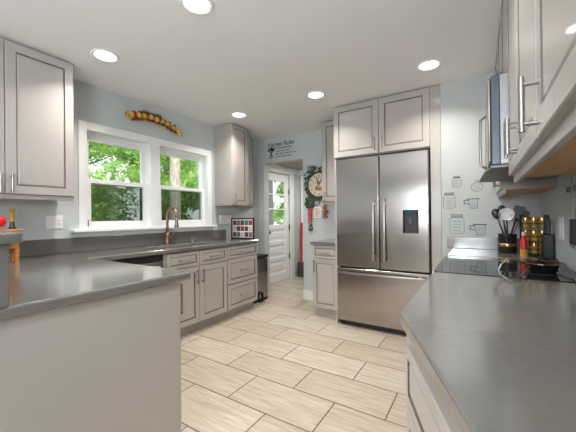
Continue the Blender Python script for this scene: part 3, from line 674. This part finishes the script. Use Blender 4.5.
# lettering over the doorway
t = thing('wall_lettering', 'black script wall lettering with crossed utensils above the doorway', 'wall decal', (-2.6, YK, 2.25))
def text_bm(s, size, loc, rz=0, shear=.25, name='lettering'):
    cu = bpy.data.curves.new('t', 'FONT'); cu.body = s; cu.size = size; cu.extrude = .0006; cu.shear = shear; cu.space_character = .92; cu.resolution_u = 3; cu.offset = .0
    o = bpy.data.objects.new('t', cu); COL.objects.link(o); dg = bpy.context.evaluated_depsgraph_get(); dg.update()
    me = bpy.data.meshes.new_from_object(o.evaluated_get(dg)); bm = nb(); bm.from_mesh(me)
    bpy.data.objects.remove(o); bpy.data.curves.remove(cu); bpy.data.meshes.remove(me)
    bmesh.ops.transform(bm, matrix=Matrix.Translation(loc) @ Matrix.Rotation(rz, 4, 'Y') @ Matrix.Rotation(PI/2, 4, 'X'), verts=bm.verts)
    return bm
bm = text_bm('Kitchen Rules', .098, (-2.86, YK-.0012, 2.335)); obj('title', bm, INK, t)
def scrawl(bm, x0, x1, z, y, h, rnd, w=.0022):
    x = x0
    while x < x1:
        ln = rnd.uniform(.03, .075); n = int(ln/.0045)
        P = [(x+ln*i/n, y, z+h*(.5 if i % 2 else -.5)*rnd.uniform(.5, 1.1)) for i in range(n+1)]
        tube(bm, P, w, 4); x += ln+.018
bm = nb()
for k, e_ in enumerate((-2.36, -2.47, -2.33, -2.40)): scrawl(bm, -2.70, e_-.04, 2.302-.045*k, YK-.0012, .022, rnd, .0026)
obj('small_lines', bm, INK, t)
bm = nb()
def spoon(bm, a, kind):
    c = Vector((-2.79, YK-.0015, 2.225)); d = Vector((math.sin(a), 0, math.cos(a))); s = Vector((d.z, 0, -d.x))
    tube(bm, [c-d*.085, c+d*.055], .006, 5)
    if kind == 0:
        q = c+d*.075; vs = [bm.verts.new(q+d*.034*math.sin(t_)+s*.022*math.cos(t_)) for t_ in [k*PI/6 for k in range(12)]]; bm.faces.new(vs)
    else:
        for o_ in (-.02, -.007, .007, .02): tube(bm, [c+d*.05+s*o_*.3, c+d*.06+s*o_, c+d*.10+s*o_], .0045, 5)
spoon(bm, .55, 0); spoon(bm, -.55, 1); spoon(bm, 0, 0)
obj('utensil_emblem', bm, INK, t)

# ------------------------------------------------------------------ refrigerator and its surround
t = thing('refrigerator_cabinet', 'tall grey cabinet surround framing the steel refrigerator', 'cabinet', (-.85, 3.5, 0))
bm = nb(); box(bm, -1.405, -1.378, YF, 3.895, 0, 2.465, .002); obj('side_panel', bm, PAINT, t)
bm = nb(); box(bm, -.398, -.309, YF, 3.895, 0, 2.465, .002); obj('side_panel', bm, PAINT, t)
bm = nb(); box(bm, -1.378, -.398, YF+.002, 3.89, 1.875, 2.465, .002); obj('body', bm, PAINT, t)
M = frame((-1.405, YF+.001, 0), -PI/2)
front(t, M, .004, .512, 1.885, 2.452, 'door', (.475, 1.985), .06, .13); front(t, M, .516, 1.005, 1.885, 2.452, 'door', (.555, 1.985), .06, .13)
t = thing('refrigerator', 'stainless french door refrigerator with water dispenser and bottom freezer drawer', 'refrigerator', (-.88, 3.5, 0))
RX0, RX1, RM = -1.365, -.408, -.885
bm = nb(); box(bm, RX0+.008, RX1-.008, 3.24, 3.86, .02, 1.85, .004); obj('case', bm, DARK, t)
Mr = frame((RX0, YF-.01, 0), -PI/2); w = RX1-RX0; m_ = RM-RX0
def slab(bm, u0, u1, z0, z1, y0=-.035, y1=.045): box(bm, u0, u1, y0, y1, z0, z1, .01, Mr, seg=3)
def barh(bm, u, z0, z1, vert=True):
    if vert:
        box(bm, u-.011, u+.011, -.092, -.072, z0, z1, .004, Mr)
        for z in (z0+.05, z1-.05): box(bm, u-.008, u+.008, -.074, -.035, z-.014, z+.014, .002, Mr)
    else:
        box(bm, z0, z1, -.092, -.072, u-.011, u+.011, .004, Mr)
        for z in (z0+.05, z1-.05): box(bm, z-.014, z+.014, -.074, -.035, u-.008, u+.008, .002, Mr)
bm = nb(); slab(bm, 0, m_-.003, .665, 1.855); d1 = obj('door', bm, STEEL, t)
bm = nb(); barh(bm, m_-.055, .75, 1.40); obj('handle', bm, NICKEL, d1, 'auto', 'long square steel bar handle')
bm = nb(); slab(bm, m_+.003, w, .665, 1.855); d2 = obj('door', bm, STEEL, t)
bm = nb(); barh(bm, m_+.058, .75, 1.40); obj('handle', bm, NICKEL, d2, 'auto', 'long square steel bar handle')
bm = nb(); slab(bm, 0, w, .065, .650); d3 = obj('freezer_drawer', bm, STEEL, t)
bm = nb(); barh(bm, .605, .04, w-.04, False); obj('handle', bm, NICKEL, d3, 'auto', 'wide square steel bar handle')
bm = nb(); u0, u1 = .715, .86
bands(bm, Mr, u0, u1, 1.045, 1.275, [(0, -.035), (0, -.042), (.006, -.044), (.010, -.044), (.016, -.036), (.018, -.0355)], [0, 0, 0, 0, 0, 0])
dp = obj('dispenser', bm, BLACK, d2, label='black water dispenser recess')
bm = nb(); box(bm, u0+.02, u1-.02, -.046, -.036, 1.225, 1.262, .002, Mr); obj('display', bm, mat('display_glass', (.02, .05, .09), .1, var=.1), dp) if False else obj('display', bm, mat('display_glass', (.03, .08, .14), .1, var=.1), d2)
bm = nb(); box(bm, u0+.055, u1-.055, -.05, -.036, 1.13, 1.19, .003, Mr); obj('paddle', bm, DARK, d2)
bm = nb(); box(bm, .01, w-.01, .02, .06, .005, .062, .003, Mr); obj('toe_grille', bm, BLACK, t)

# ------------------------------------------------------------------ right side: range, counters
RY0, RY1 = 1.785, 2.545; CXF = -.217
t = thing('range_stove', 'black glass cooktop range between the two right hand counters', 'range', (.1, 2.16, 0))
bm = nb(); box(bm, -.17, XR-.004, RY0+.004, RY1-.004, .02, .895, .003); obj('body', bm, STEEL, t)
bm = nb(); box(bm, -.20, -.165, RY0+.006, RY1-.006, .19, .72, .006); od = obj('oven_door', bm, STEEL, t)
bm = nb(); cyl(bm, (-.245, RY0+.08, .69), (-.245, RY1-.08, .69), .012, 12)
for y in (RY0+.1, RY1-.1): cyl(bm, (-.2, y, .69), (-.245, y, .69), .008, 8)
obj('handle', bm, NICKEL, od, 'auto')
bm = nb(); box(bm, -.205, -.165, RY0+.006, RY1-.006, .73, .89, .006); obj('control_panel', bm, STEEL, t)
bm = nb(); box(bm, CXF+.004, XR-.004, RY0, RY1, .897, .917, .003); obj('cooktop', bm, GLASSB, t)
bm = nb()
box(bm, CXF, XR-.004, RY1, RY1+.012, .90, .9195, .002); box(bm, CXF-.004, CXF+.006, RY0, RY1+.012, .90, .9185, .002)
obj('rim', bm, NICKEL, t, label='thin steel rim')
for i, (x, y, r) in enumerate(((-.03, 1.98, .095), (-.03, 2.35, .075), (.25, 1.98, .075), (.25, 2.35, .095))):
    bm = nb(); lathe(bm, [(r, .9172), (r+.003, .9174), (r+.003, .9170)], (x, y, 0), 40); lathe(bm, [(r*.6, .9172), (r*.6+.002, .9174), (r*.6+.002, .9170)], (x, y, 0), 40); obj('burner_ring', bm, DARK, t)
# near counter with its angled front
t = thing('countertop', 'large glossy grey quartz countertop in the right foreground', 'countertop', (.1, .8, .874))
bm = nb(); prism(bm, [(CXF, RY0-.004), (CXF, .993), (.07, .30), (.20, -.02), (.20, -.6), (XR-.002, -.6), (XR-.002, RY0-.004)], .872, ZC, .007); obj('slab', bm, QUARTZ, t)
# straight base cabinet beside the range and the angled drawer cabinet
t, M = base('base_cabinet', 'grey base cabinet between the range and the angled drawers', PI, (CXF+.035, RY0-.006), .77, .56, top=.872)
front(t, M, .005, .39, .115, .70, 'door', (.35, .6)); front(t, M, .395, .765, .115, .70, 'door', (.43, .6)); front(t, M, .005, .765, .71, .862, 'drawer', (.39, .79), .035, .15, False)
da = math.atan2(.30-.993, .07-CXF); na = da-PI/2
n_ = Vector((math.cos(na), math.sin(na)))
if n_.x > 0: na += PI; n_ = -n_
o_ = Vector((CXF, .993)) - n_*.028
t = thing('angled_drawer_cabinet', 'grey angled drawer cabinet under the foreground counter corner', 'cabinet', (.1, .6, 0))
u_ = Vector((-n_.y, n_.x))
M = frame((o_.x, o_.y, 0), na)
sg = 1 if (M @ Vector((1, 0, 0))).y < o_.y else -1
bm = nb(); e0 = o_; e1 = o_ + Vector((math.cos(da), math.sin(da)))*1.05
prism(bm, [(e0.x, e0.y), (e1.x, e1.y), (XR-.004, e1.y), (XR-.004, e0.y)], .105, .872, .002); obj('body', bm, PAINT, t)
bm = nb(); prism(bm, [(e0.x+.07, e0.y-.03), (e1.x+.07, e1.y+.02), (XR-.004, e1.y+.02), (XR-.004, e0.y-.03)], 0, .105); obj('toe_kick', bm, PAINT, t)
lo, hi = (.035, 1.0) if sg > 0 else (-1.0, -.035)
for z0, z1 in ((.655, .825), (.385, .645), (.12, .375)): front(t, M, lo, hi, z0, z1, 'drawer', ((lo+hi)/2, (z0+z1)/2), .03 if z1 > .7 else .045, .16, False)
# far counter and backsplash
t = thing('countertop', 'short dark grey counter beyond the cooktop holding jars and utensils', 'countertop', (.1, 2.87, .874))
bm = nb(); prism(bm, [(CXF, RY1+.014), (XR-.002, RY1+.014), (XR-.002, YF-.001), (CXF, YF-.001)], .872, ZC, .005); obj('slab', bm, QUARTZ, t)
bm = nb(); box(bm, -.262, XR-.003, YF-.021, YF-.001, ZC, 1.018, .003); obj('backsplash', bm, QUARTZ, t)
t, M = base('base_cabinet', 'grey base cabinet in the corner beyond the range', PI, (CXF+.035, YF-.004), .63, .56, top=.872)
front(t, M, .005, .625, .115, .70, 'door', (.58, .6)); front(t, M, .005, .625, .71, .862, 'drawer', (.31, .79), .035, .15, False)

# ------------------------------------------------------------------ right side: uppers and microwave
UF = .138; UD = XR-UF-.002
M0 = frame((UF, 0, 0), PI)   # local u = -y
def rupper(label, y0, y1, z0, doors, group=None, z1=2.462, rail=True):
    return upper('upper_cabinet', label, PI, (UF, y1), y1-y0, UD, z0, z1, [(y1-b, y1-a, (y1-hy) if hy else None, hz) for a, b, hy, hz in doors], group, rail=rail)
rupper('tall grey upper cabinet nearest the camera at the right edge', .06, .932, 1.385, [(.50, .928, .90, 1.475), (.064, .496, .095, 1.475)])
rupper('tall grey upper cabinet between the nearest one and the microwave', .934, RY0-.012, 1.385, [(.938, 1.362, 1.334, 1.495), (1.366, 1.769, 1.40, 1.495)])
rupper('grey upper cabinet in the corner beyond the microwave', RY1+.012, YF-.002, 1.385, [(RY1+.016, YF-.006, 2.6, 1.47)])
rupper('short grey cabinet over the microwave', RY0-.010, RY1+.010, 1.915, [(RY0-.006, 2.163, 2.12, 1.985), (2.167, RY1+.006, 2.21, 1.985)], rail=False)
t = thing('microwave', 'over the range microwave with blue grey steel side', 'microwave', (.22, 2.165, 1.45))
bm = nb(); box(bm, .052, .088, RY0+.002, RY1-.002, 1.462, 1.90, .004); obj('door_frame', bm, MWSIDE, t, label='blue grey front frame')
bm = nb(); box(bm, .088, XR-.004, RY0+.003, RY1-.003, 1.462, 1.90, .003); obj('case', bm, mat('satin_grey_steel', (.30, .31, .33), .4, .5), t)
bm = nb(); box(bm, .038, .052, RY0+.012, RY1-.16, 1.475, 1.895, .005); dd = obj('door', bm, STEEL, t)
bm = nb(); tube(bm, [(.038, RY1-.185, 1.52), (.010, RY1-.185, 1.54), (.006, RY1-.185, 1.69), (.010, RY1-.185, 1.84), (.038, RY1-.185, 1.86)], .008, 10); obj('handle', bm, NICKEL, dd, True)
bm = nb(); box(bm, .038, .052, RY1-.155, RY1-.004, 1.475, 1.895, .005); obj('control_panel', bm, BLACK, t)
bm = nb(); prism(bm, [(.05, RY0+.01), (.02, 2.1), (.0, RY1-.04), (.012, RY1-.01), (XR-.01, RY1-.01), (XR-.01, RY0+.01)], 1.446, 1.4615, .003); obj('vent_filter', bm, MESHF, t, label='grey mesh vent underside')

# ------------------------------------------------------------------ things on the far counter and wall
cxx, cyy = .185, 2.97
t = thing('utensil_crock', 'black open utensil holder at the left of the far counter', 'utensil holder', (cxx, cyy, ZC))
bm = nb(); lathe(bm, [(0, .004), (.058, 0), (.062, .006), (.062, .14), (.066, .15), (.058, .15), (.056, .012), (0, .01)], (cxx, cyy, ZC), 28); obj('pot', bm, BLACK, t, True)
bm = nb(); lathe(bm, [(.0625, .05), (.064, .052), (.064, .075), (.0625, .077)], (cxx, cyy, ZC), 28); obj('band', bm, COPPER, t, True)
def utensil(name, label, lean, ln, kind, m1, m2):
    dx, dy = lean; b = Vector((cxx-dx*.25*.2, cyy-dy*.25*.2, ZC+.014)); d = Vector((dx, dy, 1)).normalized(); tip = b+d*ln
    t = thing(name, label, 'utensil', b, 'utensils in the black holder')
    bm = nb(); tube(bm, [b, b+d*ln*.5, tip], [.006, .0065, .005], 8); obj('handle', bm, m1, t, True)
    s = Vector((0, -1, 0)); sd_ = d.cross(s).normalized()
    bm = nb()
    Mx = Matrix((( sd_.x, s.x, d.x, tip.x), (sd_.y, s.y, d.y, tip.y), (sd_.z, s.z, d.z, tip.z), (0, 0, 0, 1)))
    if kind == 'spoon':
        vs = ball(bm, (0, 0, .04), .04, 14, (.75, .22, 1.1)); bmesh.ops.transform(bm, matrix=Mx, verts=vs); obj('bowl', bm, m2, t, True)
    elif kind == 'ladle':
        vs = lathe(bm, [(0, -.05), (.03, -.042), (.048, -.02), (.052, .0), (.05, .0), (.045, -.018), (.028, -.038), (0, -.046)], (0, 0, 0), 20)
        bmesh.ops.transform(bm, matrix=Mx @ Matrix.Translation((0, .0, .045)) @ Matrix.Rotation(-1.3, 4, 'X'), verts=vs); obj('bowl', bm, m2, t, True)
    else:
        box(bm, -.035, .035, -.003, .003, 0, .10, .002)
        bmesh.ops.transform(bm, matrix=Mx, verts=bm.verts); obj('blade', bm, m2, t)
utensil('cooking_spoon', 'black cooking spoon leaning furthest left in the utensil holder', (-.30, -.05), .27, 'spoon', BLACK, BLACK)
utensil('serving_spoon', 'black serving spoon standing behind the white ladle', (-.12, .12), .29, 'spoon', BLACK, BLACK)
utensil('ladle', 'white bowled ladle facing the camera in the utensil holder', (-.02, -.10), .25, 'ladle', BLACK, WHITE)
utensil('spatula', 'black slotted spatula leaning right in the utensil holder', (.28, .02), .27, 'flat', BLACK, BLACK)
utensil('turner', 'dark steel turner behind the black spatula', (.42, .10), .25, 'flat', NICKEL, DARK)
# sauce bottle
sx, sy = .268, 2.76
t = thing('sauce_bottle', 'small red and yellow sauce bottle before the spice rack', 'bottle', (sx, sy, ZC))
bm = nb(); lathe(bm, [(0, 0), (.021, 0), (.022, .004), (.022, .05), (.0, .05)], (sx, sy, ZC), 20); obj('lower_band', bm, OCHRE, t, 'auto')
bm = nb(); lathe(bm, [(.022, .05), (.022, .11), (.012, .135), (.011, .15), (0, .15)], (sx, sy, ZC), 20); obj('bottle', bm, RED, t, 'auto')
bm = nb(); lathe(bm, [(.013, .15), (.013, .175), (0, .177)], (sx, sy, ZC), 16); obj('cap', bm, CREAM, t, 'auto')
# spice rack with jars
rx, ry = .335, 2.87
t = thing('spice_rack', 'black wire spice rack of three tiers beside the right wall', 'spice rack', (rx, ry, ZC))
bm = nb()
for x in (rx-.072, rx+.072):
    for y in (ry-.05, ry+.05): cyl(bm, (x, y, ZC), (x, y, ZC+.30), .005, 8)
for z in (.012, .105, .20):
    box(bm, rx-.078, rx+.078, ry-.053, ry+.053, ZC+z, ZC+z+.005, .001)
    for y in (ry-.053, ry+.053): cyl(bm, (rx-.075, y, ZC+z+.035), (rx+.075, y, ZC+z+.035), .003, 6)
obj('rack', bm, BLACK, t)
jr = None
for ti, z in enumerate((.0172, .1102, .2052)):
    for k in range(3):
        for q in range(2):
            loc = (rx-.048+.048*k, ry-.026+.052*q, ZC+z)
            tl = ['bottom', 'middle', 'top'][ti]; cl = ['left', 'middle', 'right'][k]; ql = ['front', 'back'][q]
            lb = f'copper lidded spice jar, {cl} of the {ql} row on the {tl} tier of the rack'
            if jr is None:
                jr = thing('spice_jar', lb, 'jar', loc, 'spice jars in the rack')
                bm = nb(); lathe(bm, [(0, .0), (.019, 0), (.02, .003), (.02, .052), (.0, .052)], loc, 16); obj('jar', bm, AMBER, jr, 'auto')
                bm = nb(); lathe(bm, [(.0205, .053), (.0205, .074), (.019, .076), (0, .076)], loc, 16); obj('lid', bm, COPPER, jr, 'auto')
            else: dup(jr, loc, lb)
# knife block at the wall
kx, ky = .385, 2.66
t = thing('knife_block', 'dark slim knife block against the right wall beside the spice rack', 'knife block', (kx, ky, ZC))
bm = nb(); box(bm, kx-.028, kx+.028, ky-.05, ky+.05, ZC, ZC+.17, .006); obj('block', bm, BLACK, t)
for i in range(4):
    y = ky-.033+.022*i; z = ZC+.17
    k_ = thing('kitchen_knife', ['black knife handle nearest the cooktop in the knife block', 'second black knife handle from the cooktop in the knife block', 'third black knife handle from the cooktop in the knife block', 'black knife handle furthest from the cooktop in the knife block'][i], 'knife', (kx, y, z-.1), 'knives in the block')
    bm = nb(); box(bm, kx-.014, kx+.014, y-.006, y+.006, z, z+.09+.012*i, .004); obj('handle', bm, BLACK, k_)
    bm = nb(); box(bm, kx-.011, kx+.011, y-.001, y+.001, z-.001, z+.004); obj('bolster', bm, NICKEL, k_)
# outlet with cords on the right wall
t = thing('wall_outlet', 'white wall outlet plate on the right wall behind the knife block', 'outlet', (XR, 2.42, 1.05))
bm = nb(); box(bm, XR-.006, XR, 2.37, 2.49, 1.06, 1.20, .003); obj('plate', bm, WHITE, t)
bm = nb(); box(bm, XR-.009, XR-.005, 2.415, 2.445, 1.085, 1.175, .002); obj('socket', bm, WHITE, t)
# knife on a magnetic bar
t = thing('magnetic_bar', 'thin steel magnetic bar mounted on the right wall', 'knife rack', (XR, 2.1, 1.36))
bm = nb(); box(bm, XR-.014, XR, 1.93, 2.24, 1.335, 1.365, .002); obj('bar', bm, DARK, t)
for y, ln, lb in ((2.10, .25, 'black handled chef knife hanging handle down on the right wall'), (2.02, .20, 'black handled carving knife hanging nearest the right photo edge')):
    t = thing('hanging_knife', lb, 'knife', (XR-.02, y, 1.05), 'knives on the magnetic bar')
    bm = nb(); x = XR-.0165
    vs = [bm.verts.new(q) for q in ((x, y-.02, 1.19), (x, y+.018, 1.19), (x, y+.018, 1.19+ln*.75), (x, y, 1.19+ln), (x, y-.018, 1.19+ln*.7))]
    f = bm.faces.new(vs); e_ = bmesh.ops.extrude_face_region(bm, geom=[f]); bmesh.ops.translate(bm, verts=[g for g in e_['geom'] if isinstance(g, bmesh.types.BMVert)], vec=(.002, 0, 0)); obj('blade', bm, NICKEL, t)
    bm = nb(); box(bm, XR-.027, XR-.007, y-.013, y+.013, 1.06, 1.19, .005); obj('handle', bm, BLACK, t)
    bm = nb(); box(bm, XR-.028, XR-.006, y-.012, y+.012, 1.045, 1.06, .004); obj('end_cap', bm, NICKEL, t)
# small black skillet with a bent steel loop handle, and a ladle
kx_, ky_ = .272, 2.03
t = thing('skillet', 'small black skillet with a big bent steel loop handle on the cooktop', 'pan', (kx_, ky_, .917))
bm = nb(); lathe(bm, [(0, .002), (.05, 0), (.056, .004), (.071, .042), (.075, .044), (.069, .042), (.052, .01), (0, .008)], (kx_, ky_, .9178), 36); obj('pan', bm, BLACK, t, True)
bm = nb(); lathe(bm, [(.071, .0415), (.0755, .0445), (.074, .0465), (.069, .043)], (kx_, ky_, .9178), 36); obj('rim', bm, COPPER, t, True)
bm = nb()
lp = [(.205, 1.965, .958), (.185, 1.90, .975), (.160, 1.83, .992), (.135, 1.78, 1.004), (.108, 1.755, 1.004), (.084, 1.735, .985), (.072, 1.72, .957), (.080, 1.705, .935), (.103, 1.70, .925), (.130, 1.71, .925), (.158, 1.75, .932), (.185, 1.85, .943), (.212, 1.962, .950)]
tube(bm, lp, .0042, 8); obj('loop_handle', bm, NICKEL, t, True, 'bent steel wire loop handle')
t = thing('cooking_ladle', 'steel ladle lying on the cooktop with thin handle toward the right edge', 'ladle', (.35, 2.1, .918))
bm = nb(); lathe(bm, [(0, .001), (.03, .004), (.045, .02), (.05, .032), (.047, .032), (.042, .02), (.028, .007), (0, .004)], (.335, 2.32, .9185), 26); obj('bowl', bm, BLACK, t, True)
bm = nb(); tube(bm, [(.342, 2.275, .95), (.372, 2.14, .955), (.376, 1.95, .935), (.352, 1.76, .923)], .0042, 8); obj('handle', bm, NICKEL, t, True)

# ------------------------------------------------------------------ ink drawings on the wall beside the refrigerator
DCY = YF-.0009
def stroke(bm, pts, w=.0028, closed=False):
    P = [Vector(p) for p in pts]; n = len(P)
    for i in range(n if closed else n-1):
        a, b = P[i], P[(i+1) % n]; d = (b-a)
        if d.length < 1e-6: continue
        d.normalize(); s = Vector((-d.y, d.x))*w*.68; a2, b2 = a-d*w*.3, b+d*w*.3
        q = [a2+s, b2+s, b2-s, a2-s]
        f1 = [bm.verts.new((v.x, DCY, v.y)) for v in q]; f2 = [bm.verts.new((v.x, DCY+.0005, v.y)) for v in q]
        bm.faces.new(f1); bm.faces.new(f2[::-1])
        for k in range(4): bm.faces.new((f1[k], f2[k], f2[(k+1) % 4], f1[(k+1) % 4]))
def squiggle(bm, x0, x1, z, h, rnd, w=.002):
    n = max(4, int((x1-x0)/.006)); stroke(bm, [(x0+(x1-x0)*i/n, z+h*rnd.uniform(-.5, .5)) for i in range(n+1)], w)
def jar_decal(x0, x1, z0, z1, label):
    bm = nb(); w = x1-x0; h = z1-z0; rnd = random.Random(int(abs(x0)*1000))
    L_ = .16*h
    stroke(bm, [(x0+.1*w, z0), (x1-.1*w, z0), (x1, z0+.08*h), (x1, z1-L_-.1*h), (x1-.14*w, z1-L_), (x0+.14*w, z1-L_), (x0, z1-L_-.1*h), (x0, z0+.08*h)], .0026, True)
    stroke(bm, [(x0+.12*w, z1-L_+.004), (x1-.12*w, z1-L_+.004), (x1-.12*w, z1), (x0+.12*w, z1)], .003, True)
    stroke(bm, [(x0+.12*w, z1-.5*L_), (x1-.12*w, z1-.5*L_)], .004)
    for k in range(4): squiggle(bm, x0+.18*w, x1-.18*w, z0+h*(.16+.16*k), .05*h, rnd)
    return tag(obj('jar_decal', bm, DECAL), label, 'wall decal', 'ink drawings on the wall')
def cup_decal(x0, x1, z0, z1, label):
    bm = nb(); w = x1-x0; h = z1-z0; rnd = random.Random(int(abs(x1)*1000)); b = x0+.28*w
    stroke(bm, [(b+.02, z0), (x1-.012, z0), (x1-.004, z1), (b, z1)], .003, True); stroke(bm, [(b-.01, z1), (x1+.004, z1)], .006)
    stroke(bm, [(b, z1-.15*h), (x0, z1-.12*h), (x0+.004, z1-.5*h), (b+.006, z1-.55*h)], .005)
    for k in range(3): squiggle(bm, b+.02, x1-.02, z0+h*(.2+.22*k), .07*h, rnd)
    return tag(obj('cup_decal', bm, DECAL), label, 'wall decal', 'ink drawings on the wall')
def P2(u, v):   # where the sight line of a measured point meets the wall
    a = (u-288.9)/301.345; b = (216.6-v)/301.345
    a, b = a*math.cos(ROL)+b*math.sin(ROL), -a*math.sin(ROL)+b*math.cos(ROL)
    d = rt*a + up*b + fw; k = YF/d.y
    return d.x*k, CH+d.z*k
for u0, v0, u1, v1, fn, lb in ((452.5, 176, 461, 187.6, jar_decal, 'small ink drawing of a jar, topmost on the wall by the refrigerator'), (443.6, 192.4, 455, 208.2, jar_decal, 'ink drawing of a jar closest to the refrigerator'),
        (450, 214.3, 464, 233.4, jar_decal, 'largest ink drawing of a jar just above the far backsplash'), (464, 198.7, 478.7, 208.5, cup_decal, 'ink drawing of a measuring cup below the round flask drawing'),
        (470, 224.5, 486, 234.6, cup_decal, 'ink drawing of a measuring cup just above the far backsplash')):
    xa, za = P2(u0, v1); xb, zb = P2(u1, v0); fn(xa, xb, za, zb, lb)
xa, za = P2(477, 187); bm = nb(); rnd = random.Random(9)
stroke(bm, [(xa+.045*math.cos(k*PI/9), za+.04*math.sin(k*PI/9)) for k in range(18)], .003, True); stroke(bm, [(xa-.014, za+.04), (xa-.012, za+.062), (xa+.012, za+.062), (xa+.014, za+.04)], .003)
for k in range(3): squiggle(bm, xa-.028, xa+.028, za-.018+.018*k, .006, rnd)
tag(obj('flask_decal', bm, DECAL), 'round ink drawing of a flask near the microwave', 'wall decal', 'ink drawings on the wall')
